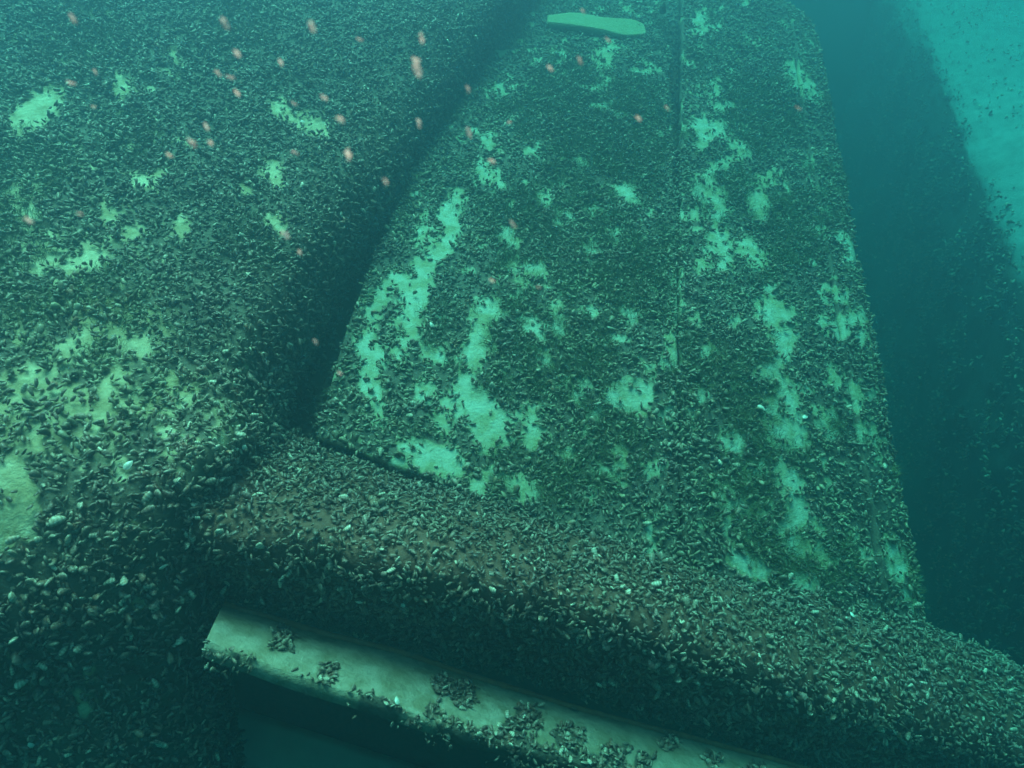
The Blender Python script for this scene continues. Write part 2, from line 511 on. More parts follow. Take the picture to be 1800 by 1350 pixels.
PANEL_SEGS = chains([
    [(805, 340, 6), (790, 373, 11), (792, 400, 8), (780, 430, 15), (745, 475, 13), (735, 510, 15), (716, 556, 19)],
    [(750, 403, 9), (742, 425, 8)], [(716, 500, 9), (690, 487, 9), (672, 520, 5), (653, 547, 6), (657, 577, 4), (640, 600, 9), (657, 630, 18), (645, 658, 10), (642, 682, 9)],
    [(648, 668, 7), (666, 700, 8), (668, 728, 4)], [(733, 583, 12), (715, 590, 6), (703, 625, 5)], [(755, 622, 10), (772, 625, 9)],
    [(870, 545, 16), (850, 552, 20), (838, 570, 8)], [(852, 565, 8), (838, 600, 12), (833, 615, 17), (818, 645, 9), (819, 668, 8)],
    [(813, 688, 13), (838, 703, 18), (855, 715, 14)], [(793, 708, 14), (800, 722, 9)], [(842, 735, 13), (858, 760, 25), (873, 728, 13)], [(842, 777, 10), (862, 778, 9)], [(770, 740, 12), (785, 755, 7)],
    [(747, 685, 10), (753, 675, 6), (745, 697, 6)], [(941, 476, 13), (920, 478, 6), (897, 467, 8)], [(913, 523, 6), (925, 500, 4)],
    [(920, 563, 5), (935, 570, 11), (948, 582, 9)], [(977, 545, 8)], [(978, 570, 6), (990, 583, 6)], [(1110, 556, 7)], [(1177, 635, 11), (1185, 620, 5)],
    [(1188, 480, 3), (1190, 530, 4), (1184, 590, 4), (1180, 620, 4)], [(933, 717, 9), (938, 735, 7)], [(940, 762, 13), (930, 780, 6)],
    [(1085, 697, 17), (1103, 697, 24), (1124, 692, 17), (1128, 715, 8)], [(1043, 727, 8)], [(1023, 675, 6), (1018, 692, 6), (1012, 700, 8)],
    [(1087, 803, 9)], [(1147, 823, 7), (1160, 820, 5)], [(1170, 728, 8), (1176, 738, 5)], [(1060, 830, 7)],
    [(712, 785, 8), (745, 802, 18), (785, 808, 18), (800, 820, 9)], [(868, 828, 8), (885, 832, 4)], [(895, 845, 7), (920, 862, 14), (940, 853, 8)], [(842, 853, 9)],
    [(848, 290, 6), (851, 305, 9)], [(873, 305, 5), (875, 325, 5)], [(857, 247, 10)], [(893, 423, 15), (885, 405, 7)], [(960, 335, 5), (956, 352, 7)], [(978, 372, 5), (992, 380, 9)],
    [(1040, 368, 8)], [(1085, 335, 7), (1102, 340, 13), (1115, 352, 9)], [(1063, 97, 15), (1075, 85, 8)], [(1063, 143, 8)], [(877, 160, 8)], [(1080, 413, 8)], [(1040, 433, 9)], [(1017, 288, 5)], [(985, 95, 6), (987, 110, 5)],
    [(1230, 30, 8), (1233, 48, 7)], [(1225, 220, 7), (1273, 227, 8)], [(1233, 247, 8)], [(1295, 252, 6), (1308, 266, 10)], [(1257, 158, 7)], [(1263, 190, 6)], [(1270, 297, 7)], [(1247, 313, 9)], [(1230, 337, 6), (1262, 345, 9), (1263, 373, 10)],
    [(1222, 380, 5)], [(1330, 340, 9), (1337, 372, 11)], [(1360, 320, 5)], [(1393, 120, 6), (1413, 142, 4), (1428, 168, 3)], [(1258, 415, 8), (1263, 433, 15), (1268, 450, 9)], [(1310, 432, 8), (1322, 440, 5)], [(1485, 415, 4), (1493, 432, 7), (1503, 448, 6)], [(1420, 287, 4)],
    [(1342, 540, 9), (1356, 550, 13), (1376, 552, 9)], [(1380, 572, 7)], [(1378, 588, 9), (1372, 603, 12), (1368, 627, 9)], [(1345, 655, 6), (1365, 660, 9), (1372, 670, 8), (1381, 690, 7), (1396, 712, 7)], [(1353, 717, 8)], [(1358, 748, 7), (1372, 757, 15), (1378, 765, 8)], [(1400, 745, 6), (1402, 780, 7)],
    [(1285, 765, 6), (1294, 782, 12)], [(1272, 458, 9)], [(1240, 470, 6)], [(1357, 512, 6)], [(1447, 570, 5)], [(1513, 592, 5), (1512, 602, 4)], [(1460, 655, 4), (1468, 668, 7)], [(1455, 735, 7), (1462, 760, 5)], [(1507, 688, 6)], [(1532, 690, 4)], [(1518, 750, 3), (1521, 765, 4)],
    [(1376, 830, 7), (1390, 840, 9), (1402, 852, 7)], [(1327, 823, 7)], [(1270, 870, 8), (1285, 885, 7), (1302, 893, 9)], [(1392, 880, 9), (1402, 895, 12), (1400, 915, 11)], [(1342, 893, 7)], [(1392, 952, 7), (1404, 964, 12), (1414, 957, 7)], [(1440, 968, 7), (1452, 982, 8)],
    [(1300, 962, 6)], [(1303, 985, 8), (1318, 997, 10), (1336, 1002, 8)], [(1405, 1010, 7), (1420, 1020, 6), (1430, 1028, 5)], [(1560, 955, 5), (1570, 980, 7), (1583, 1005, 6)], [(1525, 980, 5)], [(1372, 925, 5)],
    [(1400, 150, 4)], [(1440, 400, 4)], [(1480, 520, 4)], [(1245, 620, 4)], [(1230, 690, 4)], [(1225, 560, 4)], [(1330, 455, 4)],
])
PANEL_SEGS[PANEL_SEGS[:, 0] > 1195, 2] += 2.5; PANEL_SEGS[PANEL_SEGS[:, 0] > 1195, 5] += 2.5
PANEL_DULL = [(690, 765, 70), (1080, 775, 90), (960, 800, 90), (1010, 720, 50), (870, 600, 40), (1050, 110, 60), (1300, 330, 60), (1330, 900, 70), (1450, 960, 60), (880, 810, 50), (930, 500, 40)]
HULL_SEGS = chains([
    [(28, 215, 12), (50, 205, 24), (75, 185, 22), (92, 165, 12)], [(218, 152, 13)], [(485, 188, 10), (505, 200, 5), (520, 212, 8), (545, 222, 6), (565, 226, 11)], [(470, 295, 8), (485, 308, 11)], [(50, 382, 12), (38, 378, 7)], [(190, 370, 7), (197, 395, 6)],
    [(243, 318, 6), (262, 326, 4)], [(282, 310, 6), (262, 318, 3)], [(318, 398, 8)], [(478, 390, 9), (492, 398, 5)], [(430, 330, 4)], [(165, 443, 13)], [(118, 468, 13), (128, 480, 6)], [(300, 665, 8), (308, 682, 9)], [(205, 585, 7), (230, 605, 11), (255, 615, 5)], [(213, 660, 12)], [(140, 570, 8), (148, 600, 8)], [(185, 685, 10), (175, 735, 7)],
    [(-25, 825, 22), (18, 838, 26), (48, 872, 15), (30, 900, 20), (5, 928, 20), (-30, 930, 40)], [(60, 905, 12), (45, 935, 9)], [(210, 820, 7), (220, 838, 5)], [(65, 770, 10)], [(60, 660, 10)], [(105, 685, 7)], [(330, 700, 6)], [(150, 500, 6)], [(90, 445, 7), (70, 466, 9)], [(25, 690, 8)],
])
RAIL_BARE = 1

def in_any(px, py, L):
    r = np.zeros(px.shape)
    for x, y, s in L:
        r = np.maximum(r, 1 - np.hypot(px - x, py - y) / s)
    return np.clip(r, 0, 1)

def build_plate(name, G, thick, mat, parent, segs=None, dull=None, lump=.006, lump_f=9, worn=None):
    N = grid_normals(G)
    px, py, z = project(G)
    bare = bare_mask(segs, G, px, py) if segs is not None else np.zeros(px.shape)
    if worn: bare = np.maximum(bare, in_any(px, py, worn) * np.clip(.30 + 1.3 * fbm(G, 19, 63), 0, .58))
    h = lump * fbm(G, lump_f, 3) * np.clip(1 - bare * 1.2, 0, 1)
    G2 = G + N * h[..., None]
    V, F = slab(G2, thick)
    film = np.clip(in_any(px, py, dull) * 1.1, 0, .8) if dull else np.zeros(px.shape)
    film = film * np.clip(.5 + fbm(G, 14, 61), 0, 1)
    c = np.stack([bare, film, 0 * bare], -1).reshape(-1, 3)
    c = np.concatenate([c, np.zeros_like(c)])
    me = mesh_from(name, V, F, mat, True, c, 'bare')
    return link(name, me, parent), G2

# ------------------------------------------------------------------ the setting
bed_n = 90
gx, gy = np.meshgrid(np.linspace(-1, 1, bed_n), np.linspace(-1, 1, bed_n))
gx = np.sign(gx) * np.abs(gx) ** 3 * 120; gy = np.sign(gy) * np.abs(gy) ** 3 * 120 + 2
gz = .05 * fbm(np.stack([gx, gy, gx * 0], -1), 1.3, 2) - 1.0
ii = np.arange(bed_n * bed_n).reshape(bed_n, bed_n)
link('lake_bed', mesh_from('lake_bed', np.stack([gx, gy, gz], -1).reshape(-1, 3),
     np.stack([ii[:-1, :-1], ii[:-1, 1:], ii[1:, 1:], ii[1:, :-1]], -1).reshape(-1, 4), M_BED), None, kind='structure')

# ------------------------------------------------------------------ left hull plate
HULL_NET = [
    [(-300, -160, 2.00), (180, -150, 2.20), (600, -140, 2.36), (900, -120, 2.48), (980, -115, 2.72), (1000, -110, 2.95)],
    [(-300, 120, 1.58), (150, 120, 1.72), (500, 125, 1.85), (740, 130, 1.96), (828, 140, 2.25), (822, 150, 2.6)],
    [(-300, 400, 1.26), (120, 400, 1.34), (400, 405, 1.42), (556, 412, 1.50), (650, 430, 1.78), (642, 440, 2.1)],
    [(-300, 620, 1.06), (100, 620, 1.13), (330, 630, 1.20), (430, 640, 1.25), (524, 655, 1.49), (516, 665, 1.80)],
    [(-300, 790, .96), (80, 790, 1.02), (300, 790, 1.07), (395, 780, 1.11), (470, 785, 1.32), (465, 790, 1.58)],
    [(-300, 930, .92), (60, 920, .97), (230, 915, 1.01), (320, 920, 1.06), (360, 925, 1.15), (375, 930, 1.35)],
    [(-300, 1110, .91), (50, 1110, .975), (220, 1110, 1.025), (325, 1110, 1.10), (375, 1120, 1.20), (390, 1130, 1.40)],
    [(-300, 1430, 1.02), (50, 1430, 1.09), (250, 1430, 1.15), (370, 1430, 1.24), (420, 1430, 1.36), (430, 1430, 1.55)],
]
hull = thing('hull_plate', 'broad mussel-crusted hull plate with a cream bare patch, beside the dark crease', 'wreck hull', unproject(200, 900, 1.1))
HULL_NET = [[(r[0][0] - 600, r[0][1], r[0][2] * 1.02)] + r for r in HULL_NET]
G_h = surface(HULL_NET, 200, 200)
_, G_h = build_plate('plate', G_h, .03, M_HULLP, hull, HULL_SEGS, [(150, 600, 160), (80, 760, 120), (300, 700, 90), (40, 870, 80)], .018, 7, [(170, 640, 260), (60, 420, 190), (30, 700, 160), (330, 740, 160), (150, 480, 160)])
def keep_h(P, px, py):
    b = bare_mask(HULL_SEGS, P, px, py)
    k = (b < .42) | ((b < .85) & (vnoise(P, 50, 301) > .5)) | (RNG.random(len(px)) < .012)
    thin = in_any(px, py, [(170, 620, 170), (60, 400, 120), (30, 700, 100)])
    return k & (RNG.random(len(px)) > .25 * thin)
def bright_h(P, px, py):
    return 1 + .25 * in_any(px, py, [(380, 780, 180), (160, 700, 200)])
crust(hull, G_h, 3200, lambda P, px, py: ((px < -110) & (px > -760)) | (py > 1440), (.014, .024), .06, (5, 60), .6, margin=(760, 420), max_single=0, silt=.6, coarse=True)
crust(hull, G_h, 8300, keep_h, (.009, .0195), lambda x, y: .07 + .09 * in_any(x, y, [(200, 700, 300), (420, 800, 200)]), (4, 62), .6, bright=bright_h, filler=7500, silt=lambda x, y: .35 + .55 * in_any(x, y, [(150, 620, 330), (60, 380, 260)]))
HULL_FUZZ = [(440, 440, 70), (150, 60, 130), (60, 300, 110), (190, 520, 90), (60, 560, 110), (190, 640, 60), (420, 60, 100), (240, 250, 80), (70, 1180, 90), (30, 450, 120)]
def keep_hf(P, px, py):
    return (in_any(px, py, HULL_FUZZ) + .45 * fbm(P, 9, 15)) > .35
fuzz(hull, G_h, 1700, keep_hf, (.012, .030), 26, .012, .0005)

# ------------------------------------------------------------------ middle panel: three boards with open seams
PANEL_NET = [
    [(915, 2, 2.65), (1055, 2, 2.62), (1192, -2, 2.64), (1330, 4, 2.70), (1440, 30, 2.78)],
    [(757, 240, 2.02), (980, 255, 1.99), (1194, 270, 2.00), (1370, 275, 2.07), (1503, 280, 2.16)],
    [(636, 510, 1.60), (920, 545, 1.55), (1193, 580, 1.56), (1420, 600, 1.63), (1572, 610, 1.72)],
    [(556, 768, 1.345), (880, 885, 1.285), (1200, 1000, 1.28), (1480, 1075, 1.35), (1668, 1130, 1.44)],
]
panel = thing('cabin_panel', 'pale painted cabin panel of boards with branching bare streaks between its mussels', 'cabin panel', unproject(900, 885, 1.29))
NU, NV = 210, 200
G_p = surface(PANEL_NET, NU, NV)
N_p = grid_normals(G_p)
uu = np.linspace(0, 4, NU)[None, :] * np.ones((NV, 1)); vv = np.linspace(0, 1, NV)[:, None] * np.ones((1, NU))
# right boards stand a little proud, their outer edge rounds off and the upper outer corner is cut round
step = np.where(uu > 2.0, .005 + .050 * np.clip(1 - vv / .45, 0, 1) ** 1.3, 0.0) + np.where(uu > 3.35, .006, 0)
drop = -.13 * np.clip((uu - 3.62) / .38, 0, 1) ** 2.0
corner = np.hypot(np.clip((uu - 3.0) / 1.0, 0, 1), np.clip((.17 - vv) / .17, 0, 1))
drop = drop - .30 * np.clip(corner - .80, 0, 1) ** 1.5 * (uu > 3.0) * (vv < .17)
bow = .012 * fbm(G_p, 2.2, 44, 2)
G_p = G_p + N_p * (step + drop + bow)[..., None]
cuts = [(0, 2.0 - .012), (2.0 + .004, 3.34), (3.352, 4.0)]
vrow = np.linspace(0, 1, NV)
gap = .012 + .17 * np.clip(1 - vrow / .46, 0, 1) ** 1.2 + (.008 + .07 * np.clip(1 - vrow / .46, 0, 1)) * vnoise(np.stack([vrow * 1.0, vrow * 0, vrow * 0], -1), 28, 5)
PAN_FUZZ = [(1080, 790, 95), (980, 820, 90), (880, 820, 60), (1330, 690, 80), (1340, 760, 80), (1370, 970, 90), (860, 690, 60), (900, 560, 80), (750, 560, 60), (1000, 640, 120), (850, 640, 60), (1270, 340, 70),
            (980, 420, 120), (1130, 480, 110), (1000, 200, 120), (1080, 250, 140), (1240, 640, 70), (1440, 1000, 80), (1300, 870, 70), (1400, 400, 90), (900, 380, 70), (1330, 200, 90)]
def keep_p(P, px, py):
    b = bare_mask(PANEL_SEGS, P, px, py)
    return (b < .44) | ((b < .85) & (vnoise(P, 60, 301) > .42)) | (RNG.random(len(px)) < .012)
def keep_pf(P, px, py):
    return ((in_any(px, py, PAN_FUZZ) + .55 * fbm(P, 11, 15)) > .22) & (bare_mask(PANEL_SEGS, P, px, py) < .5)
left_half = []
for ci, (a, b) in enumerate(cuts):
    sel = (uu[0] >= a) & (uu[0] <= b)
    Gs = G_p[:, sel].copy()
    if ci < 2:
        us = uu[0, sel]
        for r in range(NV):      # ragged, opening edges either side of the seam
            ut = us * (2.0 - gap[r]) / us[-1] if ci == 0 else us + (us[-1] - us) / (us[-1] - us[0]) * (.012 * math.sin(r * .9) * math.sin(r * .23))
            for a in range(3): Gs[r, :, a] = np.interp(ut, us if ci else uu[0], Gs[r, :, a].copy() if ci else np.where(uu[0] <= 2.0, G_p[r, :, a], 2 * G_p[r, sel.sum() - 1, a] - G_p[r, sel.sum() - 2, a]))
    _, Gs = build_plate('board', Gs, .05, M_PAINT, panel, PANEL_SEGS, PANEL_DULL, .009, 10)
    left_half.append(Gs)
    crust(panel, Gs, (7600, 7400, 7200)[ci], keep_p, ((.009, .019), (.009, .019), (.009, .019))[ci], .06, (5, 55), .4, max_single=(150, 100, 50)[ci], filler=6500, silt=.85)
    fuzz(panel, Gs, 3300, keep_pf, (.012, .030), 26, .011, .0005)

# shells that bridge the lower part of the seam
sb = (uu[0] > 1.93) & (uu[0] < 2.07)
crust(panel, G_p[NV // 3:, sb], 9000, keep_p, (.009, .019), .06, (0, 40), .9, max_single=0, silt=.85)

# slab added behind the seams and crease to keep the gaps dark
_kn = [[(r[0][0] - 190, r[0][1] - 6, r[0][2] + .06)] + r for r in PANEL_NET]
G_k = surface([[(x + (x - 1200) * -.08, y - 110, z + .38) for x, y, z in _kn[0]]] + _kn, NU, NV)
Gk = G_k[::6, ::6] - grid_normals(G_k)[::6, ::6] * .12
Vk, Fk = slab(Gk, .03)
link('shade_backing', mesh_from('shade_backing', Vk, Fk, M_STEEL, True, np.zeros((len(Vk), 3)), 'bare'), panel)

crust(panel, Gk, 5200, lambda P, px, py: ((px > 1090) & (px < 1260) & (py < 460)) | ((px < 760) & (py > 60)), (.012, .022), .04, (10, 70), .8, max_single=0, silt=.5)

# pale bar bolted across the head of the panel
def bar_solid(top, bot, z0, z1, thick, name, mat, parent, n=60, wob=.004, colors=None, lift=0):
    """A board between two pixel-traced edges: top and bottom polylines (px, py), depths z0 (top) and z1 (bottom)."""
    A = cr_weights(len(top), n)
    T = A @ unproject(*np.array([(x, y, z) for (x, y), z in zip(top, z0)]).T)
    Bt = A @ unproject(*np.array([(x, y, z) for (x, y), z in zip(bot, z1)]).T)
    m = 14
    s = np.linspace(0, 1, m)[:, None, None]
    G = T[None] * (1 - s) + Bt[None] * s
    return G

bar_z = 2.44
Gb = bar_solid([(962, 27), (1010, 22), (1060, 30), (1110, 34), (1132, 42)], [(962, 38), (1010, 44), (1060, 52), (1100, 62), (1136, 58)],
               [2.51, 2.50, 2.48, 2.47, 2.47], [2.45, 2.43, 2.41, 2.40, 2.41], .03, 'bar', M_PAINT, panel)
Vb, Fb = slab(Gb, .035)
cb = np.tile([[1.0, .8, 0]], (len(Vb), 1))
link('bar', mesh_from('bar', Vb, Fb, M_PAINT, True, cb, 'bare'), panel)

# ------------------------------------------------------------------ rounded beam in front
BEAM_NET = [
    [(330, 700, 1.42), (440, 735, 1.42), (775, 845, 1.345), (1150, 965, 1.305), (1480, 1055, 1.36), (1675, 1115, 1.46), (2010, 1290, 1.55)],
    [(300, 770, 1.25), (410, 790, 1.24), (745, 885, 1.22), (1125, 1000, 1.20), (1460, 1098, 1.26), (1690, 1150, 1.35), (2000, 1305, 1.43)],
    [(280, 850, 1.10), (385, 865, 1.11), (715, 950, 1.09), (1095, 1055, 1.10), (1430, 1160, 1.17), (1670, 1215, 1.25), (1970, 1350, 1.32)],
    [(270, 920, 1.055), (365, 935, 1.06), (698, 1005, 1.055), (1068, 1105, 1.08), (1402, 1215, 1.14), (1640, 1285, 1.21), (1950, 1400, 1.28)],
    [(270, 985, 1.12), (358, 990, 1.12), (692, 1060, 1.12), (1052, 1160, 1.15), (1386, 1265, 1.21), (1620, 1340, 1.28), (1930, 1470, 1.32)],
    [(280, 1030, 1.25), (362, 1040, 1.25), (700, 1118, 1.26), (1050, 1220, 1.28), (1370, 1320, 1.32), (1600, 1395, 1.38), (1900, 1560, 1.4)],
    [(300, 1050, 1.40), (380, 1055, 1.40), (720, 1130, 1.42), (1060, 1230, 1.44), (1380, 1330, 1.5), (1600, 1450, 1.54), (1900, 1570, 1.6)],
]
beam = thing('wreck_beam', 'thick rounded rusty beam wholly furred with mussels, running across below the pale panel', 'beam', unproject(700, 1150, 1.2))
BEAM_NET = [r + [(r[-1][0] + 560, r[-1][1] + 290, r[-1][2] + .2)] for r in BEAM_NET]
G_b = surface(BEAM_NET, 260, 90)
N_b = grid_normals(G_b)
G_b = G_b + N_b * (.022 * fbm(G_b, 5, 23) + .010 * fbm(G_b, 14, 29))[..., None]
_, G_b = build_plate('beam_core', G_b, .04, M_STEEL, beam, None, None, .008, 14)
crust(beam, G_b, 5000, lambda P, px, py: (px > 1910) | (py > 1440), (.012, .022), .06, (5, 60), .6, margin=(800, 420), max_single=0, silt=.4, coarse=True)
crust(beam, G_b, 9500, lambda P, px, py: RNG.random(len(px)) > .04 + .25 * (in_any(px, py, [(420, 960, 110)]) > .3), (.008, .0175), .08, (0, 58), .8, filler=8500, silt=.35)

# ------------------------------------------------------------------ white rail below the beam
rail = thing('rail', 'narrow pale beige rail with rusty upper edge and mussel clumps, under the thick beam', 'rail', unproject(400, 1110, 1.17))
RT = [(392, 1062), (470, 1088), (700, 1150), (905, 1215), (1130, 1278), (1375, 1345), (1650, 1420)]
RB = [(362, 1130), (440, 1158), (640, 1225), (830, 1290), (1030, 1350), (1260, 1420), (1560, 1510)]
RZ0 = [1.165, 1.165, 1.17, 1.175, 1.195, 1.22, 1.27]
RZ1 = [1.02, 1.02, 1.025, 1.03, 1.05, 1.08, 1.13]
A = cr_weights(len(RT), 220)
T_ = A @ unproject(*np.array([(x, y, z) for (x, y), z in zip(RT, RZ0)]).T)
_j = np.linspace(0, 1, 220); _j = np.stack([_j, 0 * _j, 0 * _j], -1)
T_ = T_ + (.003 * vnoise(_j, 12, 2))[:, None] * _up
B_ = (.004 * vnoise(_j, 11, 3))[:, None] * _up + A @ unproject(*np.array([(x, y, z) for (x, y), z in zip(RB, RZ1)]).T)
s_ = np.linspace(0, 1, 40)[:, None, None]
G_r = T_[None] * (1 - s_) + B_[None] * s_
G_r = G_r + grid_normals(G_r) * (.010 * np.sin(s_ * math.pi) + .003 * fbm(G_r, 8, 3)[..., None])
pxr, pyr, _ = project(G_r)
sfrac = np.broadcast_to(s_[..., 0], G_r.shape[:2])
ufrac = np.broadcast_to(np.linspace(0, 1, 220)[None], G_r.shape[:2])
CLUMPS = [(495, 1125, 34), (575, 1185, 26), (775, 1205, 26), (815, 1222, 36), (760, 1250, 22), (930, 1260, 34), (1000, 1300, 40), (1080, 1330, 40), (900, 1290, 40), (965, 1222, 12), (1010, 1240, 16), (1175, 1305, 24), (1130, 1340, 30), (650, 1225, 16), (1250, 1335, 20), (1330, 1360, 30)]
def rail_crust(P, px, py, sf, uf):
    c = in_any(px, py, CLUMPS) + .25 * fbm(P, 40, 4)
    edge = sf + .16 * fbm(P, 22, 6) - (1.0 - .25 * np.clip(uf - .14, 0, .5) * 1.6)
    return np.where(uf < .05, np.minimum(edge * 3, .1), np.maximum(c - .12, edge * 3))
bare_r = np.clip(.7 - rail_crust(G_r, pxr, pyr, sfrac, ufrac) * 2, 0, 1)
V, F = slab(G_r, .028)
c = np.stack([bare_r, (np.clip(.3 - sfrac * 5, 0, .3) + .55 * np.clip(fbm(G_r, 10, 8), 0, 1)) * np.clip(ufrac * 9 - .4, 0, 1), 0 * bare_r], -1).reshape(-1, 3)
c = np.concatenate([c, c])
link('board', mesh_from('board', V, F, M_RAIL, True, c, 'bare'), rail)
# rusty lip along the upper edge
E0 = T_ + grid_normals(G_r)[0] * .003
lipn = grid_normals(G_r)[0]
back = nrm(T_ - B_)
prof = [(0, .0), (.004, .0035), (.009, .002), (.009, -.02), (0, -.02)]
Vl = np.concatenate([E0 + back * a + lipn * (b + .0015 * fbm(E0, 60, 2)[:, None]) for a, b in prof])
n0 = len(E0); q = np.arange(n0 - 1)
Fl = np.concatenate([np.stack([q + k * n0, q + 1 + k * n0, q + 1 + ((k + 1) % 5) * n0, q + ((k + 1) % 5) * n0], -1) for k in range(5)])
caps = np.array([[0, n0, 2 * n0, 3 * n0], [n0 - 1, 4 * n0 - 1, 3 * n0 - 1, 2 * n0 - 1]])
link('rusty_lip', mesh_from('rusty_lip', Vl, np.concatenate([Fl, caps]), M_RUST, True), rail)
def keep_r(P, px, py):
    k = ((P[:, None, :] - G_r[::3, ::4].reshape(-1, 3)[None]) ** 2).sum(-1).argmin(1) if len(P) < 12000 else None
    nn = G_r[::3, ::4].shape[1]
    sf = s_[::3, 0, 0][k // nn]; uf = np.linspace(0, 1, 220)[::4][k % nn]
    return rail_crust(P, px, py, sf, uf) > .18
crust(rail, G_r, 15000, keep_r, (.007, .015), .09, (0, 50), .3, filler=8000)
# the fringe that hangs below the lower edge
fr_n = 5
Fr = np.stack([B_ + (grid_normals(G_r)[-1] * -.006 * k) + np.array([0, -.002, -.006]) * (k - 1) for k in range(fr_n)])
crust(rail, Fr, 12000, lambda P, px, py: fbm(P, 14, 9) > np.where(px < 700, .05, -.35), (.006, .013), .10, (0, 60), .6, max_single=60)

# ------------------------------------------------------------------ recess below the rail
recess = thing('recess', 'dark recess under the pale rail with a smooth silted sill inside', 'recess', unproject(600, 1340, 1.6))
def quad_box(name, pts, depth_vec, mat, parent, nu=30, nv=12, amp=.004):
    a = [unproject(*p) for p in pts]
    U, Vv = np.meshgrid(np.linspace(0, 1, nu), np.linspace(0, 1, nv))
    G = ((1 - U)[..., None] * (1 - Vv)[..., None] * a[0] + U[..., None] * (1 - Vv)[..., None] * a[1] + U[..., None] * Vv[..., None] * a[2] + (1 - U)[..., None] * Vv[..., None] * a[3])
    n = grid_normals(G)
    G = G + n * (amp * fbm(G, 6, 4))[..., None]
    Vs, Fs = slab(G, depth_vec)
    return link(name, mesh_from(name, Vs, Fs, mat, True), parent), G
quad_box('sill', [(395, 1236, 1.62), (1150, 1480, 1.80), (1000, 1700, 1.42), (330, 1420, 1.30)], .04, M_SILT, recess, amp=.002)
quad_box('back_wall', [(330, 980, 1.56), (1560, 1330, 1.72), (1200, 1500, 1.82), (390, 1240, 1.64)], .04, M_STEEL, recess)

# ------------------------------------------------------------------ second hull at the right
FAR_NET = [
    [(1390, 40, 6.4), (1470, -20, 5.9), (1560, -60, 5.1), (1640, -80, 4.9), (1800, -150, 5.1), (2100, -200, 5.4)],
    [(1440, 350, 5.2), (1530, 240, 4.6), (1620, 150, 3.75), (1690, 110, 3.5), (1860, 60, 3.6), (2250, 0, 4.0)],
    [(1500, 700, 4.3), (1590, 600, 3.7), (1690, 430, 2.85), (1780, 330, 2.60), (1960, 260, 2.6), (2450, 220, 3.0)],
    [(1560, 1080, 3.5), (1660, 950, 3.0), (1790, 760, 2.25), (1900, 620, 2.0), (2150, 540, 1.95), (2750, 520, 2.3)],
    [(1640, 1560, 3.0), (1780, 1400, 2.5), (1960, 1150, 1.85), (2130, 980, 1.6), (2450, 880, 1.5), (3100, 850, 1.8)],
]
far = thing('second_hull', 'shadowed mussel-studded side of a second hull past the dark gap, its top catching light', 'wreck hull', unproject(1690, 900, 2.5))
G_f = surface(FAR_NET, 140, 140)
N_f = grid_normals(G_f)
lit_silt_f = np.clip((N_f[..., 2] - .15 + .16 * fbm(G_f, 5, 12)) * 1.15, 0, 1)  # up-facing parts made paler: silt together with painted top light
G_f = G_f + N_f * (.03 * fbm(G_f, 4, 3) + .014 * fbm(G_f, 22, 13, 2))[..., None]
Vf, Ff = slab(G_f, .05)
cf = np.stack([lit_silt_f, .55 + .45 * np.clip(.2 + fbm(G_f, 8, 4), 0, 1), 0 * lit_silt_f], -1).reshape(-1, 3)
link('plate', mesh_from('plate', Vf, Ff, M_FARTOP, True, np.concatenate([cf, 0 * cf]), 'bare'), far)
crust(far, G_f, 2000, lambda P, px, py: (fbm(P, 6, 71) > -.25) & (RNG.random(len(px)) < np.where(px > 1600 + .5 * py, .14, 1.0)), (.011, .022), .28, (5, 60), .5, (120, 100), silt=lambda x, y: np.clip((x - 1560 - .5 * y) / 120, .3, 1), bright=lambda P, x, y: np.clip(1 + (x - 1560 - .5 * y) / 130, .9, 3.6))  # shells lightened toward the lit top; extra pale ones stand for glints
# bulkhead that closes the gap behind the panel
bulk = thing('bulkhead', 'dim bulkhead standing behind the head of the pale panel', 'bulkhead', unproject(1200, -60, 4.2))
quad_box('plate', [(600, -420, 4.3), (1700, -420, 5.0), (1640, 760, 5.6), (700, 760, 4.6)], .06, M_STEEL, bulk, amp=.03)

# ------------------------------------------------------------------ single shells that stand out
def shell_valve(seed, gape):
    r = np.random.default_rng(seed)
    nu, nv = 9, 7
    V = []
    for k, sgn in ((0, 1.0), (1, .86)):
        for i in range(nu):
            u = i / (nu - 1)
            w = .30 * (math.sin(math.pi * u ** .75) ** .75 if 0 < u < 1 else .02)
            for j in range(nv):
                t = -1 + 2 * j / (nv - 1)
                V.append((u, w * t + .03 * math.sin(3 * u), sgn * .17 * math.sin(math.pi * min(1, u + .03)) * (1 - t * t) ** .6))
    V = np.array(V)
    F = []
    n = nu * nv
    for i in range(nu - 1):
        for j in range(nv - 1):
            a = i * nv + j
            F.append((a, a + nv, a + nv + 1, a + 1)); F.append((a + n, a + n + 1, a + n + nv + 1, a + n + nv))
    for i in range(nu - 1):
        for j in (0, nv - 1):
            a = i * nv + j
            F.append((a, a + n, a + n + nv, a + nv) if j == 0 else (a, a + nv, a + n + nv, a + n))
    ca, sa = math.cos(gape), math.sin(gape)
    V2 = V.copy(); V2[:, 1] = V[:, 1] * ca - V[:, 2] * sa; V2[:, 2] = V[:, 1] * sa + V[:, 2] * ca
    return V2, np.array(F, np.int32)

def nearest(G, x, y):
    px, py, z = project(G)
    d = (px - x) ** 2 + (py - y) ** 2 + (z > 9) * 1e9
    k = np.unravel_index(d.argmin(), d.shape)
    return G[k], grid_normals(G)[k]

